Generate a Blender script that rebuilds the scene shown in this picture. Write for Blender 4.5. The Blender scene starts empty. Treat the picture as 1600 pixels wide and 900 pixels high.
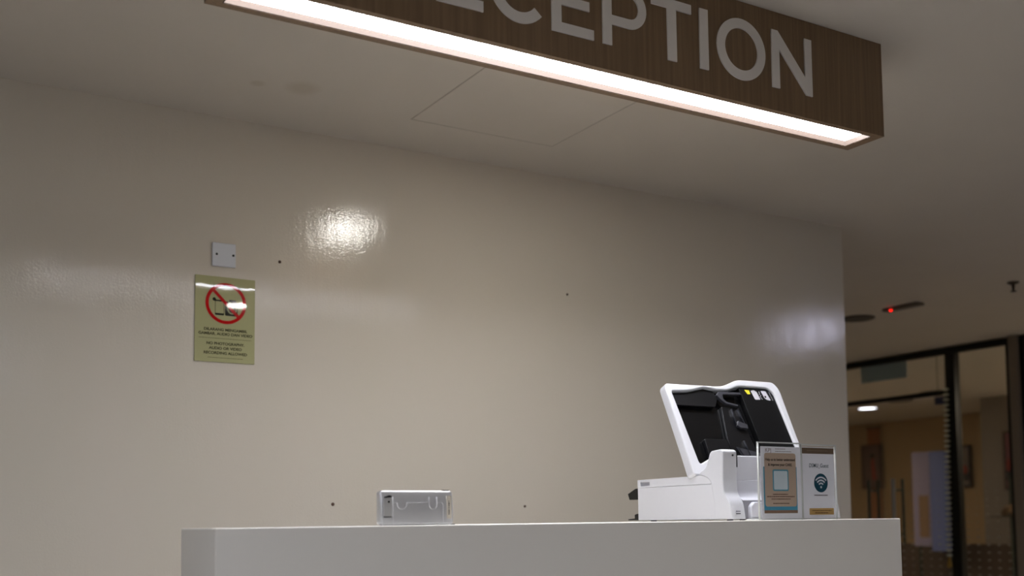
import bpy, bmesh, math, random
from mathutils import Matrix, Vector, Euler

# ------------------------------------------------------------------ scene, camera, light levels
S = bpy.context.scene
COL = S.collection
S.view_settings.view_transform = 'Standard'
S.view_settings.look = 'None'
S.view_settings.exposure = 0.0
S.view_settings.gamma = 1.0
S.view_settings.use_curve_mapping = False

EYE = 1.104            # eye level, a hair above the counter top
CEIL = 2.528
WALL = 3.80            # face of the long wall
GLS = 8.064            # plane of the glass partition
E_STRIP = 54.0         # sign light
E_SPOT = 110.0          # round downlights
E_FILL = 14.5          # added fill panels on the hall ceiling, left and behind
E_COOL = 22.0           # cool panel by the glass entrance
E_ROOMFILL = 27.0           # added fill panels, out of view in the room beyond the glass

yaw, pitch, roll = 1.0234, 0.0695, 0.0136
cf, sf = math.cos(yaw), math.sin(yaw)
fwd_h = Vector((cf, sf, 0)); right = Vector((sf, -cf, 0)); up = Vector((0, 0, 1))
fwd = fwd_h * math.cos(pitch) + up * math.sin(pitch)
u0 = up * math.cos(pitch) - fwd_h * math.sin(pitch)
r2 = right * math.cos(roll) - u0 * math.sin(roll)
u2 = right * math.sin(roll) + u0 * math.cos(roll)
camd = bpy.data.cameras.new('camera')
cam = bpy.data.objects.new('camera', camd); COL.objects.link(cam)
cam.matrix_world = Matrix(((r2.x, u2.x, -fwd.x, 0), (r2.y, u2.y, -fwd.y, 0), (r2.z, u2.z, -fwd.z, EYE), (0, 0, 0, 1)))
camd.sensor_width = 36.0
camd.lens = 1761.7 / 1600 * 36
camd.shift_y = (693.2 - 450) / 1600
camd.clip_start = 0.05
camd.clip_end = 60
camd.dof.use_dof = True
camd.dof.focus_distance = 3.1
camd.dof.aperture_fstop = 2.6
S.camera = cam

world = bpy.data.worlds.new('world'); S.world = world
world.use_nodes = True
world.node_tree.nodes['Background'].inputs[0].default_value = (0.75, 0.8, 0.9, 1)
world.node_tree.nodes['Background'].inputs[1].default_value = 0.02

# ------------------------------------------------------------------ materials
def lin(c):
    if isinstance(c, str):
        c = [int(c[i:i + 2], 16) / 255 for i in (0, 2, 4)]
    return tuple((x / 12.92 if x <= 0.04045 else ((x + 0.055) / 1.055) ** 2.4) for x in c) + (1.0,)

def mat(name, color, rough=0.5, metal=0.0, spec=0.5, emit=None, es=0.0, bump=None, vary=None, coat=0.0, trans=0.0, ior=1.45):
    m = bpy.data.materials.new(name); m.use_nodes = True
    nt = m.node_tree; b = nt.nodes['Principled BSDF']
    c = lin(color)
    b.inputs['Base Color'].default_value = c
    b.inputs['Roughness'].default_value = rough
    b.inputs['Metallic'].default_value = metal
    b.inputs['Specular IOR Level'].default_value = spec
    b.inputs['Coat Weight'].default_value = coat
    b.inputs['Transmission Weight'].default_value = trans
    b.inputs['IOR'].default_value = ior
    if emit:
        b.inputs['Emission Color'].default_value = lin(emit)
        b.inputs['Emission Strength'].default_value = es
    tc = nt.nodes.new('ShaderNodeTexCoord')
    if bump:
        sc, dist, stretch = bump
        mp = nt.nodes.new('ShaderNodeMapping'); mp.inputs['Scale'].default_value = stretch
        n = nt.nodes.new('ShaderNodeTexNoise'); n.inputs['Scale'].default_value = sc; n.inputs['Detail'].default_value = 3
        bp = nt.nodes.new('ShaderNodeBump'); bp.inputs['Distance'].default_value = dist; bp.inputs['Strength'].default_value = 1.0
        nt.links.new(tc.outputs['Object'], mp.inputs[0]); nt.links.new(mp.outputs[0], n.inputs['Vector'])
        nt.links.new(n.outputs[0], bp.inputs['Height']); nt.links.new(bp.outputs[0], b.inputs['Normal'])
    if vary:
        sc, amt, stretch = vary
        mp = nt.nodes.new('ShaderNodeMapping'); mp.inputs['Scale'].default_value = stretch
        n = nt.nodes.new('ShaderNodeTexNoise'); n.inputs['Scale'].default_value = sc; n.inputs['Detail'].default_value = 4
        mx = nt.nodes.new('ShaderNodeMix'); mx.data_type = 'RGBA'
        mx.inputs[6].default_value = tuple(x * (1 - amt) for x in c[:3]) + (1,)
        mx.inputs[7].default_value = tuple(min(1, x * (1 + amt)) for x in c[:3]) + (1,)
        nt.links.new(tc.outputs['Object'], mp.inputs[0]); nt.links.new(mp.outputs[0], n.inputs['Vector'])
        nt.links.new(n.outputs[0], mx.inputs[0]); nt.links.new(mx.outputs[2], b.inputs['Base Color'])
    return m

def emission(name, color, s):
    m = bpy.data.materials.new(name); m.use_nodes = True
    nt = m.node_tree; nt.nodes.clear()
    e = nt.nodes.new('ShaderNodeEmission'); o = nt.nodes.new('ShaderNodeOutputMaterial')
    e.inputs[0].default_value = lin(color); e.inputs[1].default_value = s
    nt.links.new(e.outputs[0], o.inputs[0]); return m

def wall_paint():
    m = mat('cream_gloss_wall_paint', 'D0C8BA', 0.2, spec=0.5)
    nt = m.node_tree; b = nt.nodes['Principled BSDF']; L = nt.links.new
    tc = nt.nodes.new('ShaderNodeTexCoord')
    # roller orange peel: fine grain plus vertical streaks, sheen varying in patches
    n1 = nt.nodes.new('ShaderNodeTexNoise'); n1.inputs['Scale'].default_value = 130; n1.inputs['Detail'].default_value = 2
    mp = nt.nodes.new('ShaderNodeMapping'); mp.inputs['Scale'].default_value = (30, 30, 5)
    n2 = nt.nodes.new('ShaderNodeTexNoise'); n2.inputs['Scale'].default_value = 1.0; n2.inputs['Detail'].default_value = 3
    L(tc.outputs['Object'], n1.inputs['Vector']); L(tc.outputs['Object'], mp.inputs[0]); L(mp.outputs[0], n2.inputs['Vector'])
    b1 = nt.nodes.new('ShaderNodeBump'); b1.inputs['Distance'].default_value = 0.00042
    b2 = nt.nodes.new('ShaderNodeBump'); b2.inputs['Distance'].default_value = 0.0006
    L(n2.outputs[0], b2.inputs['Height']); L(n1.outputs[0], b1.inputs['Height']); L(b2.outputs[0], b1.inputs['Normal'])
    L(b1.outputs[0], b.inputs['Normal'])
    n3 = nt.nodes.new('ShaderNodeTexNoise'); n3.inputs['Scale'].default_value = 1.0; n3.inputs['Detail'].default_value = 4
    mp3 = nt.nodes.new('ShaderNodeMapping'); mp3.inputs['Scale'].default_value = (14, 14, 3)
    L(tc.outputs['Object'], mp3.inputs[0]); L(mp3.outputs[0], n3.inputs['Vector'])
    mr = nt.nodes.new('ShaderNodeMapRange'); mr.inputs[1].default_value = .35; mr.inputs[2].default_value = .65
    mr.inputs[3].default_value = .04; mr.inputs[4].default_value = .14
    L(n3.outputs[0], mr.inputs[0]); L(mr.outputs[0], b.inputs['Roughness'])
    return m

def ceiling_paint():
    m = mat('white_ceiling_paint', 'CBC2B5', 0.75)
    nt = m.node_tree; b = nt.nodes['Principled BSDF']; L = nt.links.new
    tc = nt.nodes.new('ShaderNodeTexCoord')
    n = nt.nodes.new('ShaderNodeTexNoise'); n.inputs['Scale'].default_value = 1.6; n.inputs['Detail'].default_value = 5
    mx = nt.nodes.new('ShaderNodeMix'); mx.data_type = 'RGBA'
    c = lin('CBC2B5')
    mx.inputs[6].default_value = tuple(x * .93 for x in c[:3]) + (1,); mx.inputs[7].default_value = tuple(x * 1.05 for x in c[:3]) + (1,)
    L(tc.outputs['Object'], n.inputs['Vector']); L(n.outputs[0], mx.inputs[0])
    prev = mx.outputs[2]
    for (x, y, r) in ((1.30, 3.42, .07), (1.16, 3.45, .03), (2.15, 3.2, .06)):      # old water stains
        vm = nt.nodes.new('ShaderNodeVectorMath'); vm.operation = 'DISTANCE'
        vm.inputs[1].default_value = (x, y, CEIL)
        L(tc.outputs['Object'], vm.inputs[0])
        mr = nt.nodes.new('ShaderNodeMapRange'); mr.inputs[1].default_value = r * .4; mr.inputs[2].default_value = r
        mr.inputs[3].default_value = .35; mr.inputs[4].default_value = 0
        L(vm.outputs['Value'], mr.inputs[0])
        mm = nt.nodes.new('ShaderNodeMix'); mm.data_type = 'RGBA'; mm.inputs[7].default_value = lin('A8977C')
        L(mr.outputs[0], mm.inputs[0]); L(prev, mm.inputs[6]); prev = mm.outputs[2]
    L(prev, b.inputs['Base Color'])
    return m

def tile_floor():
    m = mat('beige_floor_tile', '8F8676', 0.35)
    nt = m.node_tree; b = nt.nodes['Principled BSDF']; L = nt.links.new
    tc = nt.nodes.new('ShaderNodeTexCoord'); br = nt.nodes.new('ShaderNodeTexBrick')
    br.offset = 0; br.inputs['Scale'].default_value = 1.0
    br.inputs['Brick Width'].default_value = .6; br.inputs['Row Height'].default_value = .6; br.inputs['Mortar Size'].default_value = .004
    br.inputs['Color1'].default_value = lin('C2C1BE'); br.inputs['Color2'].default_value = lin('BCBAB6'); br.inputs['Mortar'].default_value = lin('6B6355')
    L(tc.outputs['Object'], br.inputs['Vector']); L(br.outputs[0], b.inputs['Base Color'])
    return m

def laminate():
    m = mat('brown_woodgrain_laminate', '6B563F', 0.42)
    nt = m.node_tree; b = nt.nodes['Principled BSDF']; L = nt.links.new
    tc = nt.nodes.new('ShaderNodeTexCoord'); mp = nt.nodes.new('ShaderNodeMapping'); mp.inputs['Scale'].default_value = (110, 110, 3)
    n = nt.nodes.new('ShaderNodeTexNoise'); n.inputs['Scale'].default_value = 1; n.inputs['Detail'].default_value = 5
    rp = nt.nodes.new('ShaderNodeValToRGB')
    rp.color_ramp.elements[0].position = .3; rp.color_ramp.elements[0].color = lin('70583F')
    rp.color_ramp.elements[1].position = .7; rp.color_ramp.elements[1].color = lin('82684B')
    L(tc.outputs['Object'], mp.inputs[0]); L(mp.outputs[0], n.inputs['Vector']); L(n.outputs[0], rp.inputs[0]); L(rp.outputs[0], b.inputs['Base Color'])
    return m

def clear_sheet(name, tint, gloss=0.045, dots=False):
    m = bpy.data.materials.new(name); m.use_nodes = True
    nt = m.node_tree; nt.nodes.clear(); L = nt.links.new
    t = nt.nodes.new('ShaderNodeBsdfTransparent'); t.inputs[0].default_value = (*tint, 1)
    g = nt.nodes.new('ShaderNodeBsdfGlossy'); g.inputs['Roughness'].default_value = 0.02
    g.inputs[0].default_value = (.9, .95, 1, 1)
    lw = nt.nodes.new('ShaderNodeLayerWeight'); lw.inputs[0].default_value = .5
    pw = nt.nodes.new('ShaderNodeMath'); pw.operation = 'POWER'; pw.inputs[1].default_value = 5
    fr = nt.nodes.new('ShaderNodeMath'); fr.operation = 'MULTIPLY_ADD'; fr.inputs[1].default_value = .95; fr.inputs[2].default_value = gloss
    nt.links.new(lw.outputs['Facing'], pw.inputs[0]); nt.links.new(pw.outputs[0], fr.inputs[0])
    mx = nt.nodes.new('ShaderNodeMixShader'); o = nt.nodes.new('ShaderNodeOutputMaterial')
    L(fr.outputs[0], mx.inputs[0]); L(t.outputs[0], mx.inputs[1]); L(g.outputs[0], mx.inputs[2])
    last = mx.outputs[0]
    if dots:       # rows of small frosted film dots on the pane (object y / z)
        tc = nt.nodes.new('ShaderNodeTexCoord'); sp = nt.nodes.new('ShaderNodeSeparateXYZ'); L(tc.outputs['Object'], sp.inputs[0])
        def cell(out, step, r):
            a = nt.nodes.new('ShaderNodeMath'); a.operation = 'PINGPONG'; a.inputs[1].default_value = step / 2; L(out, a.inputs[0])
            d = nt.nodes.new('ShaderNodeMath'); d.operation = 'DIVIDE'; d.inputs[1].default_value = r; L(a.outputs[0], d.inputs[0])
            p = nt.nodes.new('ShaderNodeMath'); p.operation = 'POWER'; p.inputs[1].default_value = 2; L(d.outputs[0], p.inputs[0]); return p
        a = cell(sp.outputs['Y'], .094, .011); c = cell(sp.outputs['Z'], .062, .0065)
        s = nt.nodes.new('ShaderNodeMath'); s.operation = 'ADD'; L(a.outputs[0], s.inputs[0]); L(c.outputs[0], s.inputs[1])
        lt = nt.nodes.new('ShaderNodeMath'); lt.operation = 'LESS_THAN'; lt.inputs[1].default_value = 1; L(s.outputs[0], lt.inputs[0])
        zl = nt.nodes.new('ShaderNodeMapRange'); zl.inputs[1].default_value = 1.75; zl.inputs[2].default_value = .9; zl.inputs[3].default_value = 0; zl.inputs[4].default_value = .3
        L(sp.outputs['Z'], zl.inputs[0])
        mu = nt.nodes.new('ShaderNodeMath'); mu.operation = 'MULTIPLY'; L(lt.outputs[0], mu.inputs[0]); L(zl.outputs[0], mu.inputs[1])
        df = nt.nodes.new('ShaderNodeBsdfDiffuse'); df.inputs[0].default_value = (.75, .74, .7, 1)
        m2 = nt.nodes.new('ShaderNodeMixShader'); L(mu.outputs[0], m2.inputs[0]); L(last, m2.inputs[1]); L(df.outputs[0], m2.inputs[2]); last = m2.outputs[0]
    L(last, o.inputs[0]); return m

M_WALL = wall_paint()
M_CEIL = ceiling_paint()
M_FLOOR = tile_floor()
M_LAM = laminate()
M_COUNTER = mat('pale_grey_solid_surface', 'F0ECE4', 0.38, vary=(6, .015, (1, 1, 1)))
M_LETTER = mat('matt_white_acrylic_letter', 'E2DCD5', 0.5)
M_STRIP = emission('sign_light_diffuser', 'F4F6FF', E_STRIP)
M_TRIM = mat('brown_recess_lining', '312821', 0.6, spec=.1)
M_SPOT = emission('downlight_diffuser', 'FFFAF2', E_SPOT)
M_FILL = emission('fill_diffuser_neutral', 'EEF2FF', E_FILL)
M_COOL = emission('panel_diffuser_cool', 'E6E4FF', E_COOL)
M_ROOMFILL = emission('room_fill_diffuser_warm', 'FFEBD2', E_ROOMFILL)
M_ROOMSPOT = emission('room_downlight_diffuser', 'F2F2FF', 11.0)
M_WHITE = mat('white_plastic', 'C0C0C3', 0.35, bump=(900, .00002, (1, 1, 1)))
M_WHITE2 = mat('pale_grey_plastic', 'C4C4CA', 0.4)
M_GREYP = mat('grey_plastic', '8F8F95', 0.4)
M_BLACK = mat('black_plastic', '0A0A0B', 0.22)
M_BLACK2 = mat('charcoal_ribbed_plastic', '0F0F11', 0.3)
M_METAL = mat('grey_steel_bracket', '3C3C41', 0.35, metal=.3)
M_FRAME = mat('black_aluminium_frame', '0A0C0A', 0.4)
M_GLASS = clear_sheet('clear_partition_glass', (.8, .8, .78), dots=True)
M_GLASS2 = clear_sheet('clear_transom_glass', (.8, .8, .78))
M_ACRYL = clear_sheet('clear_acrylic_sheet', (.99, .99, .99), gloss=.014)
M_ACRYLEDGE = mat('acrylic_sheet_edge', 'C9CBC8', 0.2, spec=.7)
M_STEEL = mat('brushed_steel', '9A9EA0', 0.3, metal=1)
M_DSTEEL = mat('dark_bronze_metal', '3E443C', 0.4, metal=.3)

# ------------------------------------------------------------------ builders
ORG = {}
def wloc(o): return ORG.get(o.name, Vector((0, 0, 0)))

def place(name, me, m, parent=None, label=None, loc=None):
    """meshes are made in room coordinates; the object takes its thing's base as origin"""
    L = wloc(parent) if parent else Vector(loc) if loc else None
    if L is None:
        xs = [v.co for v in me.vertices]
        L = Vector(((min(v.x for v in xs) + max(v.x for v in xs)) / 2, (min(v.y for v in xs) + max(v.y for v in xs)) / 2, min(v.z for v in xs)))
    me.transform(Matrix.Translation(-L))
    o = bpy.data.objects.new(name, me); COL.objects.link(o)
    if m: me.materials.append(m)
    if parent: o.parent = parent
    else: o.location = L
    ORG[o.name] = L
    if label: o['label'] = label
    return o

def tag(o, label=None, cat=None, group=None, kind=None):
    if label: o['label'] = label
    if cat: o['category'] = cat
    if group: o['group'] = group
    if kind: o['kind'] = kind
    return o

def thing(name, loc, label, cat, group=None):
    o = bpy.data.objects.new(name, None); COL.objects.link(o); o.location = loc
    o.empty_display_size = .05
    ORG[o.name] = Vector(loc)
    return tag(o, label, cat, group)

def struct(name, me, m, parent=None):
    o = place(name, me, m, parent, loc=(0, 0, 0) if not parent else None)
    if not parent: o['kind'] = 'structure'
    return o

def finish(bm, name, smooth=False, bevel=0, seg=2):
    if bevel:
        bmesh.ops.bevel(bm, geom=list(bm.edges), offset=bevel, segments=seg, profile=.6, affect='EDGES', clamp_overlap=True)
    bmesh.ops.recalc_face_normals(bm, faces=bm.faces)
    me = bpy.data.meshes.new(name); bm.to_mesh(me); bm.free()
    if smooth or bevel:
        for p in me.polygons: p.use_smooth = True
        me.set_sharp_from_angle(angle=math.radians(50))
    return me

def join(name, meshes):
    bm = bmesh.new()
    for me in meshes:
        bm.from_mesh(me); bpy.data.meshes.remove(me)
    me = bpy.data.meshes.new(name); bm.to_mesh(me); bm.free(); return me

def box(x0, x1, y0, y1, z0, z1, bevel=0, seg=2, name='box'):
    bm = bmesh.new()
    bmesh.ops.create_cube(bm, size=1)
    for v in bm.verts:
        v.co = Vector((x0 if v.co.x < 0 else x1, y0 if v.co.y < 0 else y1, z0 if v.co.z < 0 else z1))
    return finish(bm, name, bevel=bevel, seg=seg)

def cyl(p, q, r, r2=None, n=24, name='rod', bevel=0):
    p, q = Vector(p), Vector(q); d = q - p
    bm = bmesh.new()
    bmesh.ops.create_cone(bm, cap_ends=True, segments=n, radius1=r, radius2=r if r2 is None else r2, depth=d.length)
    bm.transform(Matrix.Translation((p + q) / 2) @ d.to_track_quat('Z', 'Y').to_matrix().to_4x4())
    if bevel:
        es = [e for e in bm.edges if len(e.link_faces) == 2 and any(len(f.verts) > 4 for f in e.link_faces)]
        bmesh.ops.bevel(bm, geom=es, offset=bevel, segments=2, affect='EDGES')
    bmesh.ops.recalc_face_normals(bm, faces=bm.faces)
    me = bpy.data.meshes.new(name); bm.to_mesh(me); bm.free()
    for f in me.polygons: f.use_smooth = True
    me.set_sharp_from_angle(angle=math.radians(50))
    return me

def lathe(prof, center, n=32, name='lathe'):
    """prof: (r, z) pairs turned about the vertical through center"""
    bm = bmesh.new(); rings = []
    for r, z in prof:
        rings.append([bm.verts.new((center[0] + r * math.cos(2 * math.pi * i / n), center[1] + r * math.sin(2 * math.pi * i / n), center[2] + z)) for i in range(n)])
    for a, b in zip(rings, rings[1:]):
        for i in range(n):
            bm.faces.new((a[i], a[(i + 1) % n], b[(i + 1) % n], b[i]))
    if prof[0][0] < .003: bm.faces.new(rings[0])
    if prof[-1][0] < .003: bm.faces.new(rings[-1])
    return finish(bm, name, smooth=True)

def tube(pts, r, name='tube', n=10):
    cu = bpy.data.curves.new(name, 'CURVE'); cu.dimensions = '3D'; cu.bevel_depth = r; cu.bevel_resolution = 4; cu.use_fill_caps = True
    s = cu.splines.new('POLY'); s.points.add(len(pts) - 1)
    for p, q in zip(s.points, pts): p.co = (*q, 1)
    return curve_mesh(cu, Matrix())

def curve_mesh(cu, Mx):
    o = bpy.data.objects.new('temp', cu); COL.objects.link(o)
    bpy.context.view_layer.update()
    me = bpy.data.meshes.new_from_object(o.evaluated_get(bpy.context.evaluated_depsgraph_get()))
    bpy.data.objects.remove(o); bpy.data.curves.remove(cu)
    me.materials.clear()
    me.transform(Mx)
    if Mx.determinant() < 0: me.flip_normals()
    return me

def flat(loops, thick, Mx=Matrix(), bevel=0.0, seg=2):
    """closed 2D outlines (holes are further outlines) made into a solid sheet; local z from 0 to thick"""
    cu = bpy.data.curves.new('flat', 'CURVE'); cu.dimensions = '2D'; cu.fill_mode = 'BOTH'
    cu.extrude = max(thick / 2 - bevel, 1e-6); cu.bevel_depth = bevel; cu.bevel_resolution = seg; cu.offset = -bevel
    for lp in loops:
        s = cu.splines.new('POLY'); s.points.add(len(lp) - 1); s.use_cyclic_u = True
        for p, q in zip(s.points, lp): p.co = (q[0], q[1], 0, 1)
    me = curve_mesh(cu, Mx @ Matrix.Translation((0, 0, thick / 2)))
    if bevel:
        for f in me.polygons: f.use_smooth = True
        me.set_sharp_from_angle(angle=math.radians(40))
    return me

def textmesh(s, size, x, y, Mx, thick=0.0006, align='CENTER', sx=1.0, offset=0.0, shear=0.0, space=1.0):
    cu = bpy.data.curves.new('txt', 'FONT'); cu.body = s; cu.size = size; cu.extrude = thick / 2; cu.align_x = align
    cu.offset = offset; cu.shear = shear; cu.space_character = space
    return curve_mesh(cu, Mx @ Matrix.Translation((x, y, thick / 2)) @ Matrix.Diagonal((sx, 1, 1, 1)))

def rect(x0, y0, x1, y1, r=0, n=6):
    if r <= 0: return [(x0, y0), (x1, y0), (x1, y1), (x0, y1)]
    out = []
    for cx, cy, a in ((x1 - r, y0 + r, -90), (x1 - r, y1 - r, 0), (x0 + r, y1 - r, 90), (x0 + r, y0 + r, 180)):
        for i in range(n + 1):
            t = math.radians(a + 90 * i / n); out.append((cx + r * math.cos(t), cy + r * math.sin(t)))
    return out

def fillet(pts, rs, n=5):
    """round the corners of an outline; rs one radius per corner"""
    out = []; N = len(pts)
    for i, (p, r) in enumerate(zip(pts, rs)):
        p = Vector(p); a = Vector(pts[i - 1]) - p; b = Vector(pts[(i + 1) % N]) - p
        if r <= 0: out.append(tuple(p)); continue
        k = min(r, a.length * .45, b.length * .45)
        A = p + a.normalized() * k; B = p + b.normalized() * k
        for j in range(n + 1):
            t = j / n; out.append(tuple(A * (1 - t) ** 2 + p * 2 * t * (1 - t) + B * t * t))
    return out

def ellipse(cx, cy, rx, ry=None, n=48, a0=0, a1=360):
    ry = rx if ry is None else ry
    full = abs(a1 - a0) >= 360
    return [(cx + rx * math.cos(math.radians(a0 + (a1 - a0) * i / (n if full else n - 1))), cy + ry * math.sin(math.radians(a0 + (a1 - a0) * i / (n if full else n - 1)))) for i in range(n)]

def arc(cx, cy, r0, r1, a0, a1, n=24):
    return ellipse(cx, cy, r1, n=n, a0=a0, a1=a1) + ellipse(cx, cy, r0, n=n, a0=a1, a1=a0)

def face_y(x, y, z, rot=0.0):
    """local x -> +X, local y -> up, local z -> toward -Y (out of the wall, toward the visitor)"""
    return Matrix.Translation((x, y, z)) @ Matrix(((1, 0, 0, 0), (0, 0, -1, 0), (0, 1, 0, 0), (0, 0, 0, 1))) @ Matrix.Rotation(rot, 4, 'Z')

def face_x(x, y, z):
    """local x -> -Y, local y -> up, local z -> toward -X (surfaces that face the hall from the glass side)"""
    return Matrix(((0, 0, -1, x), (-1, 0, 0, y), (0, 1, 0, z), (0, 0, 0, 1)))

def prism_yz(x0, x1, prof, bevel=0.0, seg=2):
    """outline in (y, z), solid from x0 to x1"""
    Mx = Matrix(((0, 0, 1, x0), (1, 0, 0, 0), (0, 1, 0, 0), (0, 0, 0, 1)))
    return flat([prof], x1 - x0, Mx, bevel, seg)

def copy_tree(o, loc=None, parent=None):
    c = o.copy(); COL.objects.link(c)
    if parent: c.parent = parent
    if loc is not None: c.location = loc
    ORG[c.name] = Vector(loc) if loc is not None else wloc(o)
    for ch in list(o.children): copy_tree(ch, None, c)
    return c

# ------------------------------------------------------------------ the room
X0, X1, Y0, Y1 = -5.0, 14.6, -5.0, 12.6
struct('floor', box(X0, X1, Y0, Y1, -.12, 0), M_FLOOR)
struct('ceiling', box(X0, X1, Y0, Y1, CEIL, CEIL + .12), M_CEIL)
struct('wall_front', box(X0, 4.224, WALL, WALL + .22, 0, CEIL - .0005), M_WALL)
M_PLAIN = mat('cream_wall_paint', 'B0ACA5', 0.6)
M_PLAIN2 = mat('warm_beige_wall_paint', 'B59B76', 0.7, vary=(1.2, .12, (1, 1, .4)))
M_GREYW = mat('grey_wall_paint', '8F867B', 0.6)
struct('wall_passage', box(4.0, 4.224, WALL + .221, Y1 - .01, 0, CEIL - .0005), M_PLAIN)
struct('wall_left', box(X0 - .2, X0, Y0, WALL, 0, CEIL), M_PLAIN)
struct('wall_back', box(X0, X1, Y0 - .2, Y0, 0, CEIL), M_PLAIN)
struct('wall_far', box(13.6, 13.8, Y0, Y1, 0, CEIL - .0005), M_PLAIN2)
struct('wall_end', box(4.23, 13.59, Y1, Y1 + .2, 0, CEIL), M_PLAIN2)
struct('wall_pier', box(GLS - .06, GLS + .10, 5.462, 5.538, 0, CEIL - .0005), mat('pier_paint', '857A6C', 0.6))
struct('wall_return', box(GLS - .05, GLS + .08, Y0 + .001, 3.4, 0, CEIL - .0005), M_PLAIN)
struct('baseboard_front', box(X0, 4.224, WALL - .012, WALL - .0005, 0, .1), mat('grey_skirting', '6A655E', .5))

# glass partition: two bays, doors in the first (parts of the setting)
def rail(name, y0, y1, z0, z1, d=.05, parent=None): return struct(name, box(GLS - d / 2, GLS + d / 2, y0, y1, z0, z1, bevel=.003), M_FRAME, parent)
rail('trim_1', 5.541, 11.0, 2.468, 2.522, .06)          # head rail
rail('trim_2', 6.160, 11.0, 2.126, 2.166, .05)          # transom
rail('trim_3', 6.062, 6.156, 0, 2.467, .07)             # mullion beside the doors
rail('trim_4', 5.541, 5.584, 0, 2.467, .06)             # end post
rail('trim_5', 5.405, 5.458, 0, 2.522, .06)             # next bay's post
rail('trim_6', 3.405, 5.404, 2.468, 2.522, .06)
struct('window_1', box(GLS - .006, GLS + .006, 6.158, 10.99, 2.167, 2.467), M_GLASS2)
struct('window_2', box(GLS - .006, GLS + .006, 5.585, 6.061, .002, 2.467), M_GLASS)
struct('window_3', box(GLS - .006, GLS + .006, 3.41, 5.404, .002, 2.467), M_GLASS)
struct('window_4', box(GLS - .006, GLS + .006, 7.62, 10.99, .002, 2.125), M_GLASS)

def door_leaf(name, y0, y1, yh, m):
    d = struct(name, box(GLS - .006, GLS + .006, y0, y1, .012, 2.118), M_GLASS)
    for sx, mm in ((-1, M_STEEL if m else M_DSTEEL), (1, M_DSTEEL)):
        bar = cyl((GLS + sx * .062, yh, .70 if not m else .86), (GLS + sx * .062, yh, 1.435), .0175 if (m and sx < 0) else .014, n=20, bevel=.003)
        h = place('door_handle', bar, mm, d)
        so = [cyl((GLS + sx * .0065, yh, z), (GLS + sx * .062, yh, z), .010, n=16) for z in (1.34, .80 if not m else .95)]
        place('handle_mount', join('mounts', so), M_DSTEEL, h)
    return d
door_leaf('door_1', 6.835, 7.60, 6.985, False)
door_leaf('door_2', 6.160, 6.825, 6.715, True)

# room beyond the glass
struct('wall_column', box(11.95, 12.45, 8.24, 8.68, 0, CEIL - .0005), M_GREYW)
struct('wall_low', box(11.2, 11.32, 5.3, 11.5, 0, .785), mat('dark_brown_low_wall', '4A3A2E', .6))

# ------------------------------------------------------------------ reception counter
cnt = thing('reception_counter', (1.6, 2.25, 0), 'long pale grey reception counter with a flat top and square corners under the hanging sign', 'counter')
bm_front = box(.6346, 2.5614, 2.128, 2.369, 0, 1.100, bevel=.0025, seg=3)
place('counter_body', bm_front, M_COUNTER, cnt)
bk = thing('back_cabinet', (1.9, 2.6, 0), 'pale cabinet behind the counter that carries the white printer', 'cabinet')
place('cabinet_body', box(1.35, 2.50, 2.372, 2.86, .08, 1.083, bevel=.002), M_WHITE2, bk)
place('cabinet_top', box(1.34, 2.51, 2.371, 2.87, 1.0832, 1.1000, bevel=.002), M_COUNTER, bk)
place('plinth', box(1.38, 2.47, 2.374, 2.82, 0, .0798), M_GREYP, bk)

# ------------------------------------------------------------------ hanging RECEPTION sign
sx0, sx1, sy0, sy1, sz0 = .6798, 2.687, 2.2394, 2.3814, 2.2422
sg = thing('reception_sign', (1.683, 2.31, CEIL), 'long brown woodgrain ceiling box sign with pale RECEPTION letters and a light strip underneath', 'sign')
lip = .0205
shell = [box(sx0, sx1, sy0, sy0 + lip, sz0, CEIL - .001), box(sx0, sx1, sy1 - lip, sy1, sz0, CEIL - .001),
         box(sx0, sx0 + .034, sy0 + lip, sy1 - lip, sz0, CEIL - .001), box(sx1 - .034, sx1, sy0 + lip, sy1 - lip, sz0, CEIL - .001)]
place('sign_housing', join('housing', shell), M_LAM, sg)
ix0, ix1, iy0, iy1 = sx0 + .034, sx1 - .034, sy0 + lip, sy1 - lip
lin_ = flat([rect(ix0 + .0003, iy0 + .0003, ix1 - .0003, iy1 - .0003), rect(ix0 + .003, iy0 + .002, ix1 - .003, iy1 - .003)], .016, Matrix.Translation((0, 0, sz0 + .001)))
place('recess_lining', lin_, M_TRIM, sg, 'peach lit edge around the light strip')
place('light_diffuser', box(ix0 + .0005, ix1 - .0005, iy0 + .0005, iy1 - .0005, sz0 + .0172, sz0 + .022), M_STRIP, sg, 'glowing white light strip')

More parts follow.
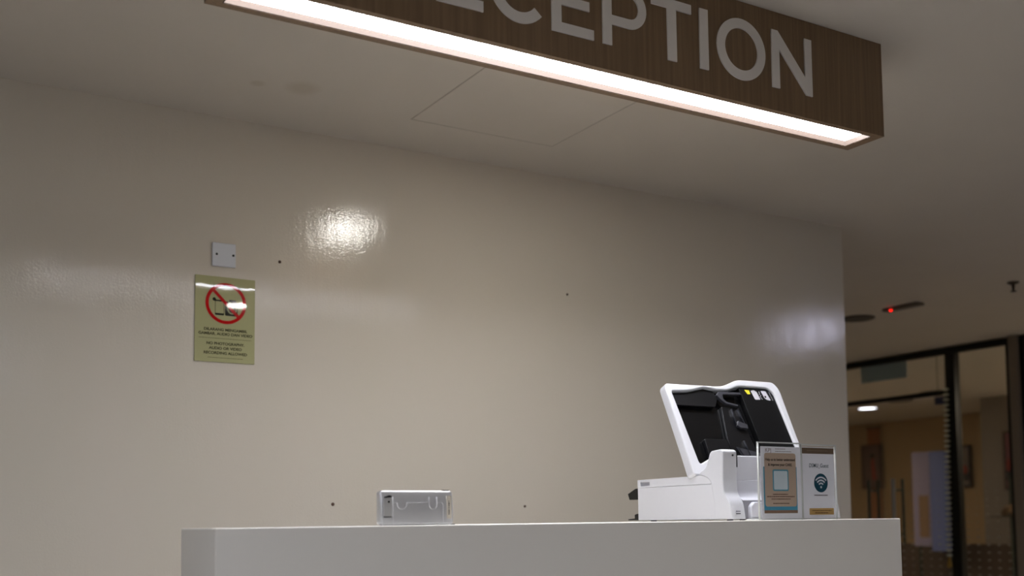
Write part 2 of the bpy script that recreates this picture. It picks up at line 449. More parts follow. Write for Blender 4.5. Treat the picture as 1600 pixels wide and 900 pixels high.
LB, LT = 2.3065, 2.4725     # letter foot and head height
Hc = LT - LB
def stroke(p, q, w):
    p, q = Vector(p), Vector(q); n = (q - p).normalized(); n = Vector((-n.y, n.x)) * w / 2
    return [tuple(p - n), tuple(q - n), tuple(q + n), tuple(p + n)]
W_ = .0285
def L_E(x0, x1):
    w = x1 - x0
    return [[(x0, 0), (x1, 0), (x1, W_ * .9), (x0 + W_, W_ * .9), (x0 + W_, Hc / 2 - W_ * .43), (x1 - w * .1, Hc / 2 - W_ * .43), (x1 - w * .1, Hc / 2 + W_ * .43),
             (x0 + W_, Hc / 2 + W_ * .43), (x0 + W_, Hc - W_ * .9), (x1 - .003, Hc - W_ * .9), (x1 - .003, Hc), (x0, Hc)]]
def L_P(x0, x1, leg=False):
    w = x1 - x0; rb = Hc * .335; cy = Hc - rb
    outer = [(x0, 0), (x0 + W_, 0), (x0 + W_, cy - rb), (x1 - rb, cy - rb)] + ellipse(x1 - rb, cy, rb, n=18, a0=-88, a1=90) + [(x0, Hc)]
    ri = rb - W_ * .88
    inner = [(x0 + W_, cy - ri), (x0 + W_, cy + ri)] + ellipse(x1 - rb, cy, ri, n=14, a0=90, a1=-90)
    return [outer, inner]
def L_O(x0, x1, a0=None):
    cx = (x0 + x1) / 2; r = (x1 - x0) / 2; ry = Hc / 2 + .003
    if a0: return [ellipse(cx, Hc / 2, r, ry, n=40, a0=a0, a1=360 - a0) + ellipse(cx, Hc / 2, r - W_, ry - W_ * .95, n=40, a0=360 - a0, a1=a0)]
    return [ellipse(cx, Hc / 2, r, ry, n=56), ellipse(cx, Hc / 2, r - W_, ry - W_ * .95, n=56)]
def L_N(x0, x1):
    d = .036
    return [[(x0, 0), (x0 + W_, 0), (x0 + W_, Hc - .052), (x1 - W_ * .85, 0), (x1, 0), (x1, Hc), (x1 - W_, Hc), (x1 - W_, .052), (x0 + W_ * .85, Hc), (x0, Hc)]]
letters = [('R', L_P(1.018, 1.146) + [[(1.085, .056), (1.118, .056), (1.150, 0), (1.117, 0)]]),
           ('E', L_E(1.176, 1.300)), ('C', L_O(1.318, 1.486, 42)), ('E', L_E(1.494, 1.620)),
           ('P', L_P(1.648, 1.788)), ('T', [[(1.858, 0), (1.888, 0), (1.888, Hc - W_ * .9), (1.940, Hc - W_ * .9), (1.940, Hc), (1.806, Hc), (1.806, Hc - W_ * .9), (1.858, Hc - W_ * .9)]]),
           ('I', [[(1.968, 0), (1.998, 0), (1.998, Hc), (1.968, Hc)]]), ('O', L_O(2.029, 2.206)), ('N', L_N(2.231, 2.387))]
for ch, loops in letters:
    Mx = face_y(0, sy0 - .0002, LB)
    if ch == 'R':
        me = join('R', [flat(loops[:2], .004, Mx), flat(loops[2:], .0038, Mx)])
    else:
        me = flat(loops, .004, Mx)
    place('letter', me, M_LETTER, sg, 'pale letter ' + ch)

# ------------------------------------------------------------------ ceiling hardware
hatch = thing('ceiling_hatch', (2.03, 3.2, CEIL), 'faint square access panel flush with the ceiling behind the hanging sign', 'access panel')
me = flat([rect(1.738, 2.908, 2.326, 3.496, .004)], .0007, Matrix.Translation((0, 0, CEIL - .0009)), bevel=.0002)
place('hatch_panel', me, M_CEIL, hatch)
me = flat([rect(1.7325, 2.9025, 2.3315, 3.5015), rect(1.7365, 2.9065, 2.3275, 3.4975)], .0007, Matrix.Translation((0, 0, CEIL - .0009)))
place('hatch_seam', me, mat('seam_shadow_gap', 'B2A99C', .9), hatch, 'thin dark seam line')

def downlight(x, y, r, label, group=None, m=M_SPOT):
    t = thing('round_downlight', (x, y, CEIL), label, 'ceiling light', group)
    place('trim_ring', lathe([(r * .98, -.0005), (r * 1.22, -.0005), (r * 1.20, -.006), (r * 1.02, -.010), (r * .98, -.006)], (x, y, CEIL)), M_WHITE, t)
    place('lens', lathe([(.001, -.0045), (r * .975, -.0045), (r * .975, -.001), (.001, -.001)], (x, y, CEIL)), m, t)
    return t
downlight(2.24, .53, .065, 'small lit round downlight mirrored as the white oval on the notice')

def panel(x, y, w, h, label, m, group=None):
    t = thing('ceiling_panel_light', (x, y, CEIL), label, 'ceiling light', group)
    place('panel_frame', flat([rect(x - w / 2, y - h / 2, x + w / 2, y + h / 2), rect(x - w / 2 + .012, y - h / 2 + .012, x + w / 2 - .012, y + h / 2 - .012)], .010, Matrix.Translation((0, 0, CEIL - .0105))), M_WHITE, t)
    place('panel_lens', box(x - w / 2 + .0122, x + w / 2 - .0122, y - h / 2 + .0122, y + h / 2 - .0122, CEIL - .008, CEIL - .001), m, t)
    return t
panel(2.11, 2.62, .22, .36, 'small square-cornered ceiling light between the hanging sign and the cream wall', emission('bright_panel_diffuser', 'FFFAF2', 48.0))
panel(6.35, 1.55, .5, .5, 'cool white square ceiling panel light nearest the glass entrance', M_COOL)
p1 = panel(-1.6, .6, 1.2, .6, 'added neutral white fill panel on the unseen hall ceiling left of the counter', M_FILL, 'added hall fill panels')  # fill light added for the hall and counter, outside the view
for (x, y, s) in ((-1.6, -1.8, 'added neutral white fill panel on the unseen ceiling behind the visitor, left row'), (.6, -2.6, 'added neutral white fill panel on the unseen ceiling behind the visitor, middle row')):  # further added fill panels behind the camera
    c = copy_tree(p1, (x, y, CEIL)); c['label'] = s
panel(9.3, 4.4, 1.2, .6, 'added unseen warm fill panel beyond the glass, near its right end', M_ROOMFILL)  # this and the next two: fill added for the far room, out of view
panel(12.2, 5.6, 1.2, .6, 'added unseen warm fill panel beyond the low brown wall, at the right', M_ROOMFILL)
panel(9.0, 11.2, 1.2, .6, 'added warm fill panel beyond the glass, hidden behind the cream wall', M_ROOMFILL)
rl = downlight(11.6, 10.1, .12, 'small bright round downlight seen through the glass above the door', m=M_ROOMSPOT)

M_SHADE = mat('grey_ceiling_fitting', '4F4840', .6)
def disc(x, y, r, label, m):
    t = thing('ceiling_speaker', (x, y, CEIL), label, 'speaker')
    place('rim', lathe([(r * .9, -.001), (r, -.001), (r * .99, -.010), (r * .93, -.013), (r * .9, -.009)], (x, y, CEIL)), m, t)
    place('grille', lathe([(.002, -.008), (r * .895, -.008), (r * .895, -.001), (.002, -.001)], (x, y, CEIL)), m, t)
    return t
disc(6.27, 5.52, .12, 'dark round ceiling fitting just past the end of the cream wall', M_SHADE)
disc(11.2, 9.25, .16, 'grey round ceiling speaker in the room beyond the glass, left one', M_SHADE)
disc(10.9, 8.45, .22, 'wide round ceiling speaker in the room beyond the glass, right one', M_SHADE)

em = thing('emergency_light_fitting', (6.19, 5.05, CEIL), 'slim grey ceiling fitting with a small glowing red light', 'emergency light')
place('housing', box(6.15, 6.23, 4.91, 5.20, CEIL - .022, CEIL - .001, bevel=.006), mat('dim_grey_housing', '6E6459', .5), em)
place('indicator', lathe([(.001, -.010), (.006, -.008), (.009, -.003), (.009, 0), (.001, 0)], (6.15, 5.125, CEIL - .0222)), emission('red_indicator_glow', 'FF1A10', 4.0), em, 'glowing red light')

sp = thing('ceiling_sprinkler', (6.18, 4.22, CEIL), 'small dark sprinkler head hanging from the ceiling near the glass entrance', 'sprinkler')
MB = mat('dark_brass', '33251A', .5, metal=.4)
place('escutcheon', lathe([(.001, 0), (.034, 0), (.034, -.006), (.02, -.012), (.001, -.012)][::-1], (6.18, 4.22, CEIL - .001)), MB, sp)
place('nozzle', lathe([(.001, -.06), (.018, -.058), (.018, -.054), (.006, -.052), (.009, -.03), (.011, -.0125), (.001, -.0125)], (6.18, 4.22, CEIL - .001)), MB, sp)

# ------------------------------------------------------------------ things on the long wall
YW = WALL
sw = thing('blank_wall_plate', (1.157, YW, 2.001), 'square white blank electrical plate with two screws above the notice', 'wall plate')
me = flat([rect(1.116, 1.9975, 1.198, 2.0795, .003)], .009, face_y(0, YW - .0002, 0), bevel=.0018)
pl = place('plate', me, mat('white_switch_plastic', 'D3D6DC', .35), sw)
for x in (1.131, 1.189):
    place('screw', join('screw', [cyl((x, YW - .0091, 2.039), (x, YW - .0102, 2.039), .0042, n=18)]), mat('dark_screw', '1C1A18', .5, metal=.5), sw)

NX, NZ, NW, NH = 1.0567, 1.665, .21, .297
nt_ = thing('prohibition_notice', (NX + NW / 2, YW, NZ), 'yellow-green glossy acrylic notice forbidding photography, on the cream wall', 'sign')
MN = face_y(NX, YW - .0002, NZ, -.006)
M_NOTICE = mat('yellow_green_acrylic', 'ABA97E', 0.03, spec=.6, bump=(5.0, .0006, (1, 1, 1)))
place('acrylic_plate', flat([rect(0, 0, NW, NH, .002)], .005, MN, bevel=.0008), M_NOTICE, nt_)
MN2 = MN @ Matrix.Translation((0, 0, .0051))
def gloss(name, c): return mat(name, c, .03, spec=.6)
cx, cy, R = .107, .205, .0715
icons = [flat([ellipse(.0, 0, 1)], .1)]; bpy.data.meshes.remove(icons.pop())
ph = flat([rect(.069, .163, .101, .216, .004), rect(.0705, .170, .0995, .211)], .0003, MN2)
ph2 = flat([ellipse(.066, .2175, .006, n=16)], .0003, MN2)
phb = flat([rect(.066, .211, .075, .2165)], .0003, MN2)
cam_ = flat([rect(.104, .163, .148, .213, .004), ellipse(.129, .186, .017, n=28), rect(.116, .204, .126, .211)], .0003, MN2)
cam2 = flat([ellipse(.129, .186, .012, n=24), ellipse(.129, .186, .007, n=20)], .0003, MN2)
cam3 = flat([rect(.118, .213, .142, .219, .002)], .0003, MN2)
place('icon', join('icons', [ph, ph2, phb, cam_, cam2, cam3]), gloss('notice_black_print', '23231C'), nt_, 'black telephone and camera pictogram')
MN3 = MN @ Matrix.Translation((0, 0, .0055))
ring = flat([ellipse(cx, cy, R, n=72), ellipse(cx, cy, R - .0115, n=72)], .0003, MN3)
a = math.radians(-45)
p0 = Vector((cx - (R - .009) * .7071, cy + (R - .009) * .7071)); p1_ = Vector((cx + (R - .009) * .7071, cy - (R - .009) * .7071))
slash = flat([stroke(p0, p1_, .011)], .0003, MN3 @ Matrix.Translation((0, 0, .0001)))
place('prohibition_ring', join('ring', [ring, slash]), gloss('notice_red_print', 'B81414'), nt_, 'red ring with a diagonal bar')
tx = []
for s, sz, y in (('DILARANG MENGAMBIL', .0128, .1085), ('GAMBAR, AUDIO DAN VIDEO', .0128, .0935), ('NO PHOTOGRAPHY,', .0128, .0600), ('AUDIO OR VIDEO', .0128, .0440), ('RECORDING ALLOWED', .0128, .0275)):
    tx.append(textmesh(s, sz, cx, y, MN2, thick=.0003, sx=1.10, offset=.0004))
tx.append(flat([rect(.013, .0815, .197, .0826)], .0003, MN2))
x = .045
random.seed(3)
while x < .168:                               # foot line too small to read
    w = random.uniform(.003, .009); tx.append(flat([rect(x, .0145, min(x + w, .17), .0160)], .0003, MN2)); x += w + .0015
place('lettering', join('txt', tx), gloss('notice_olive_print', '3B3A26'), nt_, 'dark capital lettering in Malay and English')

M_ANCH = mat('brown_wall_anchor', '4A3223', .7)
def anchor(x, z, r, label):
    t = thing('wall_anchor', (x, YW, z), label, 'wall plug')
    place('plug', cyl((x, YW - .0003, z), (x, YW - .0035, z), r, r * .8, n=14), M_ANCH, t)
    return t
anchor(1.360, 2.038, .0055, 'small dark wall plug right of the blank white plate')
anchor(1.559, 1.177, .0065, 'small brown wall plug low on the wall, left of the silver device')
anchor(2.372, 1.166, .005, 'small brown wall plug low on the wall, between the silver device and the printer')
anchor(2.592, 2.037, .005, 'faint wall plug high on the wall, above the middle of the counter')

# ------------------------------------------------------------------ silver device on the counter
dv = thing('portable_device', (1.10, 2.212, 1.100), 'silver metal handheld device standing on its long edge on the counter, left of the printer', 'electronic device')
M_SILV = mat('brushed_silver_casing', 'D6D6D8', 0.3, metal=.55)
M_SILV2 = mat('silver_inset', 'B4B3B2', 0.4, metal=.3)
dx0, dx1, dz0, dz1 = 1.0105, 1.1870, 1.1003, 1.1755
yb = 2.200
def casing():
    bm = bmesh.new(); NZ_, NXg, rc = 30, 24, .010
    xc, zc, hw, hh = (dx0 + dx1) / 2, (dz0 + dz1) / 2, (dx1 - dx0) / 2, (dz1 - dz0) / 2
    fr_, bk2 = [], []
    for j in range(NZ_ + 1):
        t = -math.cos(math.pi * j / NZ_); z = zc + hh * t; dzc = max(0, abs(t) * hh - (hh - rc))
        w = hw - rc + math.sqrt(max(0, rc * rc - dzc * dzc))
        F, B = [], []
        for i in range(NXg + 1):
            sx = -math.cos(math.pi * i / NXg); x = xc + w * sx
            de = min(hw - abs(x - xc), hh - abs(z - zc)); k = max(0, .004 - de) / .004
            F.append(bm.verts.new((x, yb + .0048 * max(0, (t + .3) / 1.3) ** 2 + .004 * (1 - math.sqrt(max(0, 1 - k * k))), z)))
            B.append(bm.verts.new((x, yb + .022 - .003 * (1 - math.sqrt(max(0, 1 - k * k))), z)))
        fr_.append(F); bk2.append(B)
    for j in range(NZ_):
        for i in range(NXg):
            bm.faces.new((fr_[j][i], fr_[j][i + 1], fr_[j + 1][i + 1], fr_[j + 1][i]))
            bm.faces.new((bk2[j][i + 1], bk2[j][i], bk2[j + 1][i], bk2[j + 1][i + 1]))
        for i in (0, NXg):
            bm.faces.new((fr_[j][i], fr_[j + 1][i], bk2[j + 1][i], bk2[j][i]))
    for j in (0, NZ_):
        for i in range(NXg):
            bm.faces.new((fr_[j][i], fr_[j][i + 1], bk2[j][i + 1], bk2[j][i]))
    return finish(bm, 'casing', smooth=True)
place('casing', casing(), M_SILV, dv)
Md = face_y(0, yb + .0001, 0)
inset = place('sliding_cover', flat([rect(dx0 + .0080, dz0 + .019, dx0 + .0265, dz1 - .013, .002)], .0045, Md @ Matrix.Translation((0, 0, -.0040)), bevel=.0003), M_SILV2, dv, 'recessed grey slider')
for sl in ([fillet([(dx0 + .0085, dz1 - .0165), (dx0 + .0265, dz1 - .0150), (dx0 + .0265, dz1 - .0118), (dx0 + .022, dz1 - .0105), (dx0 + .0165, dz1 - .0112), (dx0 + .014, dz1 - .0128), (dx0 + .0085, dz1 - .0132)], [.001] * 7)], [rect(dx0 + .0075, dz0 + .0178, dx0 + .0262, dz0 + .0192)]):
    place('slider_slot', flat(sl, .0012, Md), M_BLACK2, dv, 'dark slot')
place('lens', flat([ellipse(dx0 + .0195, dz1 - .0245, .0021, n=20)], .0014, Md), M_BLACK, dv, 'small black dot')
def ridge(loop_pts, w=.0012):
    ms = []
    for a, b in zip(loop_pts, loop_pts[1:]): ms.append(flat([stroke(a, b, w * 1.3)], .0044, Md @ Matrix.Translation((0, 0, -.0033))))
    return ms
zt = dz1 - .0262
rd = ridge([(dx0 + .0300, dz0 + .001), (dx0 + .0300, zt + .012)])
rd += ridge([(dx0 + .0305, zt), (dx0 + .0400, zt)]) + ridge([(dx0 + .0400, zt)] + [(dx0 + .0515 + .0115 * math.cos(math.radians(t)), zt + .0115 * math.sin(math.radians(t)) - .003) for t in range(180, 361, 15)] + [(dx0 + .0630, zt)])
rd += ridge([(dx0 + .0640, zt), (dx0 + .1165, zt)])
rd += ridge([(dx0 + .1170, zt + .012), (dx0 + .1170, zt)] + [(dx0 + .1265 + .0095 * math.cos(math.radians(t)), zt - .005 + .0095 * math.sin(math.radians(t))) for t in range(180, 361, 15)] + [(dx0 + .1360, zt + .012)])
rd += ridge([(dx0 + .1370, zt), (dx0 + .1480, zt), (dx0 + .1510, zt - .004), (dx0 + .1510, dz0 + .002)])
rd += ridge([(dx0 + .0045, dz0 + .001), (dx0 + .0045, dz0 + .020)])
place('raised_outline', join('ridge', rd), mat('pale_ridge', 'E0E0E2', .4), dv, 'embossed outline with two rounded tabs')
place('side_button', box(dx0 + .1545, dx0 + .1700, yb + .006, yb + .016, dz1 - .0008, dz1 + .0016, bevel=.0007), M_BLACK, dv, 'black button')
lb = place('paper_label', flat([rect(dx0 + .1600, dz0 + .0135, dx0 + .1715, dz1 - .0115)], .0040, Md @ Matrix.Translation((0, 0, -.0038))), mat('beige_paper_label', 'C9C1B3', .7), dv, 'narrow beige label')
ML = Md @ Matrix.Translation((0, 0, .0004))
prt = []; z = dz0 + .022; random.seed(5)
while z < dz0 + .052:
    h = random.uniform(.0012, .0024); prt.append(flat([rect(dx0 + .1635, z, dx0 + .1672, z + h)], .0002, ML)); z += h + random.choice((.0006, .0006, .0006, .002))
place('label_print', join('print', prt), mat('grey_print', '4C4844', .7), lb)
place('corner_shadow', box(dx1 - .012, dx1 + .006, yb + .004, yb + .020, 1.1002, 1.1022, bevel=.0006), M_BLACK, dv, 'black strip for the shadow at the right corner')  # solid black strip stands in for the dark shadow at this corner

# ------------------------------------------------------------------ white printer with its lid open
pr = thing('label_printer', (2.29, 2.46, 1.100), 'white desktop printer with its lid raised to show a black interior, behind the sign holders', 'printer')
px0, px1 = 2.067, 2.478
z0 = 1.1035
body = prism_yz(px0 + .004, px1 - .004, fillet([(2.335, z0), (2.677, z0), (2.677, 1.2225), (2.335, 1.2245)], [0, .004, .003, 0]), bevel=.0035, seg=3)
bd = place('lower_body', body, M_WHITE, pr)
# cover plates of the side: upper band with its seam and grip
for xa in (px0, px1 - .006):
    place('side_panel', prism_yz(xa, xa + .006, fillet([(2.330, z0 + .0005), (2.675, z0 + .0005), (2.675, 1.1995), (2.330, 1.2005)], [0, .003, .002, 0]), bevel=.001), M_WHITE, pr)
# grip hole cut in the upper band: outline with an inner opening
Mg = Matrix(((0, 0, 1, px0), (1, 0, 0, 0), (0, 1, 0, 0), (0, 0, 0, 1)))
band = flat([fillet([(2.330, 1.2012), (2.676, 1.2000), (2.676, 1.2235), (2.330, 1.2255)], [.004, .002, .003, .002]), fillet([(2.618, 1.2055), (2.660, 1.2050), (2.663, 1.2165), (2.618, 1.2165)], [.002] * 4)], .006, Mg, bevel=.0008)
place('side_band', band, M_WHITE, pr)
place('side_band', prism_yz(px1 - .006, px1, fillet([(2.330, 1.2012), (2.676, 1.2000), (2.676, 1.2235), (2.330, 1.2255)], [.004, .002, .003, .002]), bevel=.0008), M_WHITE, pr)
place('grip_recess', flat([fillet([(2.6185, 1.206), (2.6595, 1.2055), (2.6625, 1.216), (2.6185, 1.216)], [.002] * 4)], .0015, Mg @ Matrix.Translation((0, 0, .0035))), M_GREYP, pr, 'grey finger grip')
# the two arms the lid turns between
armp = fillet([(2.338, z0), (2.338, 1.150), (2.352, 1.215), (2.400, 1.226), (2.392, 1.236), (2.368, 1.246), (2.352, 1.284), (2.345, 1.2905), (2.306, 1.2935), (2.298, 1.287), (2.300, 1.20), (2.297, 1.172), (2.276, 1.150), (2.268, z0)],
              [0, .01, .02, .004, .006, .012, .006, .004, .005, .004, .05, .016, .012, 0])
def arm(xa, xb):
    return place('hinge_arm', prism_yz(xa, xb, armp, bevel=.004, seg=4), M_WHITE, pr)
arm(px0 - .001, px0 + .050)
arm(px1 - .046, px1 + .001)
for x in (px0 + .034, px1 - .030):
    place('screw', cyl((x, 2.2995, 1.277), (x, 2.2965, 1.277), .0028, n=14), M_BLACK2, pr)
# front wall between the arms
fp = fillet([(2.330, 1.160), (2.330, 1.2765), (2.309, 1.2775), (2.3085, 1.2100), (2.3100, 1.2090), (2.3090, 1.176), (2.298, 1.163), (2.284, 1.1555), (2.284, 1.1535), (2.330, 1.1535)], [0, .002, .004, .001, .001, .01, .01, .004, 0, 0])
place('front_panel', prism_yz(px0 + .0535, px1 - .0490, fp, bevel=.001), M_WHITE2, pr)
place('panel_slot', box(px0 + .0505, px0 + .0530, 2.300, 2.330, 1.245, 1.285), M_BLACK2, pr, 'black gap beside the arm')
Mf = face_y(0, 2.325, 0)
door = flat([fillet([(px0 + .072, z0 + .0005), (px1 - .052, z0 + .0005), (px1 - .052, 1.1500), (px0 + .086, 1.1500), (px0 + .072, 1.1380)], [.002, .004, .006, .004, .004])], .053, Mf, bevel=.004, seg=4)
place('front_door', door, M_WHITE2, pr)
place('door_gap', box(px0 + .0505, px1 - .047, 2.2845, 2.324, z0 + .001, 1.1530), M_GREYP, pr, 'shadowed gap round the front door')
place('indicator_mark', cyl((px0 + .036, 2.2765, 1.1445), (px0 + .039, 2.2805, 1.1485), .0012, n=10), M_BLACK2, pr, 'small dark mark on the arm')
place('socket', box(px0 + .016, px0 + .028, 2.2655, 2.2700, 1.1170, 1.1195), M_BLACK2, pr, 'small dark slot low on the arm')
place('side_logo', box(px0 + .016, px0 + .028, 2.2660, 2.2700, 1.1225, 1.1265), M_GREYP, pr, 'faint grey mark')
# rear sockets and feet seen past the back
rear = prism_yz(px0 + .010, px0 + .040, [(2.6775, 1.1660), (2.6775, 1.199), (2.700, 1.199), (2.738, 1.184), (2.730, 1.1660)], bevel=.001)
place('power_plug', rear, M_BLACK, pr, 'black plug at the back')
rear2 = prism_yz(px0 + .010, px0 + .040, fillet([(2.6775, 1.1045), (2.6775, 1.122), (2.692, 1.124), (2.706, 1.121), (2.706, 1.110), (2.738, 1.1080), (2.738, 1.1045)], [0, 0, .002, .002, 0, 0, 0]), bevel=.0006)
place('rear_foot', rear2, M_BLACK, pr, 'black bracket low at the back')
for x in (px0 + .03, px1 - .03):
    for y in (2.31, 2.64):
        place('foot', cyl((x, y, 1.1002), (x, y, z0 + .002), .009, n=16), M_BLACK2, pr)

# lid: local x along X, local y up the slope, local z out of the black face
dvec = Vector((0, .123, .270)).normalized(); nvec = Vector((0, -dvec.z, dvec.y))
LB_ = Vector((0, 2.407, 1.228))
ML_ = Matrix(((1, 0, nvec.x * 1, LB_.x), (0, dvec.y, nvec.y, LB_.y), (0, dvec.z, nvec.z, LB_.z), (0, 0, 0, 1)))
outer = fillet([(2.058, 0), (2.514, 0), (2.516, .300), (2.500, .327), (2.350, .327), (2.288, .3015), (2.250, .2985), (2.066, .2975), (2.058, .285)],
               [.012, .012, .02, .02, .02, .02, .03, .014, .014])
inner = fillet([(2.093, .034), (2.150, .060), (2.240, .062), (2.497, .062), (2.486, .285), (2.467, .304), (2.343, .304), (2.297, .286), (2.245, .287), (2.210, .293), (2.144, .277), (2.078, .272)],
               [.012, .02, .01, .01, .01, .01, .02, .02, .02, .02, .02, .006])
lid = place('lid_frame', flat([outer, inner], .030, ML_ @ Matrix.Translation((0, 0, -.030)), bevel=.0045, seg=4), M_WHITE, pr, 'white frame of the raised lid')
place('lid_back', flat([fillet([(2.066, .008), (2.506, .008), (2.508, .300), (2.495, .318), (2.352, .318), (2.290, .293), (2.074, .289)], [.01] * 7)], .012, ML_ @ Matrix.Translation((0, 0, -.040)), bevel=.004), M_WHITE, pr)
def lidpart(name, lp, za, zb, m, parent, label=None, bevel=.001):
    return place(name, flat([lp] if not isinstance(lp[0], list) else lp, zb - za, ML_ @ Matrix.Translation((0, 0, za)), bevel=bevel), m, parent, label)
tray = lidpart('lid_interior', fillet([(2.084, .025), (2.505, .025), (2.500, .298), (2.470, .312), (2.340, .312), (2.296, .2935), (2.215, .2960), (2.140, .2840), (2.069, .278)], [.005] * 9), -.0275, -.0235, M_BLACK, pr, 'black hollow inside of the lid', bevel=0)
lidpart('flat_panel', fillet([(2.362, .060), (2.496, .060), (2.487, .285), (2.467, .3035), (2.352, .3035)], [.002, .002, .006, .008, .004]), -.023, -.006, mat('flat_black_panel', '0A0A0B', .4, spec=.3), pr, 'plain black panel on the right of the lid')
lidpart('upper_ledge', fillet([(2.083, .232), (2.235, .232), (2.255, .262), (2.245, .2855), (2.210, .2915), (2.146, .2755), (2.082, .2705)], [.004] * 7), -.023, -.010, M_BLACK2, tray)
lidpart('lower_ledge', fillet([(2.148, .066), (2.235, .066), (2.235, .122), (2.150, .122)], [.004] * 4), -.023, -.009, M_BLACK2, tray)
lidpart('rib_plate', fillet([(2.240, .066), (2.345, .066), (2.332, .150), (2.330, .235), (2.262, .235), (2.243, .132)], [.003] * 6), -.023, -.013, M_BLACK2, tray)
M_RIB = mat('dark_grey_rib', '222328', .3)
for (a, b) in (((2.266, .096), (2.280, .066)), ((2.292, .170), (2.294, .226)), ((2.326, .170), (2.318, .226)), ((2.300, .120), (2.304, .070))):
    place('rib', flat([stroke(a, b, .0028)], .006, ML_ @ Matrix.Translation((0, 0, -.0125))), M_RIB, tray)
br = flat([fillet([(2.250, .270), (2.262, .2825), (2.348, .2840), (2.350, .276), (2.275, .2735), (2.272, .258), (2.282, .248), (2.322, .240), (2.322, .234), (2.276, .242), (2.262, .254)], [.002] * 11)], .010, ML_ @ Matrix.Translation((0, 0, -.014)), bevel=.001)
place('metal_bracket', br, M_METAL, tray, 'grey bracket near the top of the lid')
place('metal_clip', flat([fillet([(2.290, .168), (2.300, .160), (2.328, .158), (2.330, .172), (2.312, .178), (2.298, .184)], [.002] * 6)], .010, ML_ @ Matrix.Translation((0, 0, -.0125)), bevel=.001), M_METAL, tray, 'small grey clip')
place('grey_strip', flat([fillet([(2.262, .0985), (2.345, .080), (2.345, .066), (2.275, .068)], [.002] * 4)], .004, ML_ @ Matrix.Translation((0, 0, -.0125)), bevel=.0006), M_METAL, tray, 'grey strip above the arm')
Ms = ML_ @ Matrix.Translation((0, 0, -.0058))
place('warning_sticker', flat([[(2.372, .2955), (2.3905, .2945), (2.3905, .2815), (2.3790, .2800)]], .0004, Ms), mat('yellow_sticker', 'D9C92E', .5), pr, 'small yellow sticker')
M_STK = mat('white_sticker', 'B9B6BC', .5)
place('sticker', flat([fillet([(2.397, .2930), (2.410, .2965), (2.420, .2900), (2.4245, .2640), (2.406, .2625), (2.402, .2650)], [.002] * 6)], .0004, Ms), M_STK, pr, 'left white sticker')
place('sticker', flat([fillet([(2.438, .2955), (2.458, .2955), (2.467, .2625), (2.452, .2640), (2.444, .2700)], [.003] * 5)], .0004, Ms), M_STK, pr, 'right white sticker')
dots = []
random.seed(9)
for k in range(7):
    dots.append(flat([ellipse(2.430 + random.uniform(-.002, .003), .291 - k * .0042, .0016, n=8)], .0003, Ms))
    dots.append(flat([ellipse(2.472 + k * .0006, .292 - k * .0045, .0013, n=8)], .0003, Ms))
place('printed_marks', join('marks', dots[::2]), M_STK, pr, 'row of tiny pale marks')
place('printed_marks', join('marks', dots[1::2]), M_STK, pr, 'row of tiny pale marks')
place('sticker_mark', flat([ellipse(2.4490, .2745, .0035, n=14)], .0004, Ms @ Matrix.Translation((0, 0, .0005))), M_BLACK, pr)

# ------------------------------------------------------------------ acrylic sign holders
def card(t, Mc, loops, col, name='card_print', label=None, lift=.0, rough=.6):
    return place(name, flat(loops, .0002, Mc @ Matrix.Translation((0, 0, lift))), mat('print_' + col, col, rough), t, label)
def bars(x0, x1, y, h, seed, Mx):
    random.seed(seed); x = x0; out = []
    while x < x1:
        w = random.uniform(.002, .007); out.append(flat([rect(x, y, min(x + w, x1), y + h)], .0002, Mx)); x += w + .0011
    return out
def holder(x0, x1, yb, ztop, label, rot, cardx0, cardx1, cardtop):
    t = thing('acrylic_sign_holder', ((x0 + x1) / 2, yb, 1.100), label, 'sign holder', None)
    Mh = Matrix.Translation(((x0 + x1) / 2, yb, 0)) @ Matrix.Rotation(rot, 4, 'Z') @ Matrix.Translation((-(x0 + x1) / 2, -yb, 0)) @ face_y(0, yb, 1.1004)
    H = ztop - 1.1004
    place('front_sheet', flat([rect(x0, 0, x1, H, .0015)], .002, Mh @ Matrix.Translation((0, 0, .0016))), M_ACRYL, t)
    place('back_sheet', flat([rect(x0, 0, x1, H, .0015)], .002, Mh @ Matrix.Translation((0, 0, -.0030))), M_ACRYL, t)
    # polished edges catch the light
    e = [flat([rect(x0, H - .0030, x1, H)], .0068, Mh @ Matrix.Translation((0, 0, -.0031))),
         flat([rect(x0, 0, x0 + .0016, H - .0031)], .0068, Mh @ Matrix.Translation((0, 0, -.0031))),
         flat([rect(x1 - .0016, 0, x1, H - .0031)], .0068, Mh @ Matrix.Translation((0, 0, -.0031)))]
    place('sheet_edge', join('edge', e), M_ACRYLEDGE, t, 'bright polished acrylic edge')
    place('base_foot', flat([rect(x0, 0, x1 + .002, .003)], .045, Mh @ Matrix.Translation((0, 0, -.0485))), M_ACRYLEDGE, t)
    c = place('paper_card', flat([rect(cardx0, .0032, cardx1, cardtop)], .0004, Mh @ Matrix.Translation((0, 0, .0002))), mat('white_card', 'F6F6FC', .55), t)
    return t, c, Mh @ Matrix.Translation((0, 0, .0007))

hx0, hx1 = 2.0800, 2.2365
t1, c1, Mc = holder(hx0, hx1, 2.180, 1.3055, 'left acrylic sign holder with a blue and beige feedback card, in front of the printer', 0, hx0 + .010, hx1 - .002, .1935)
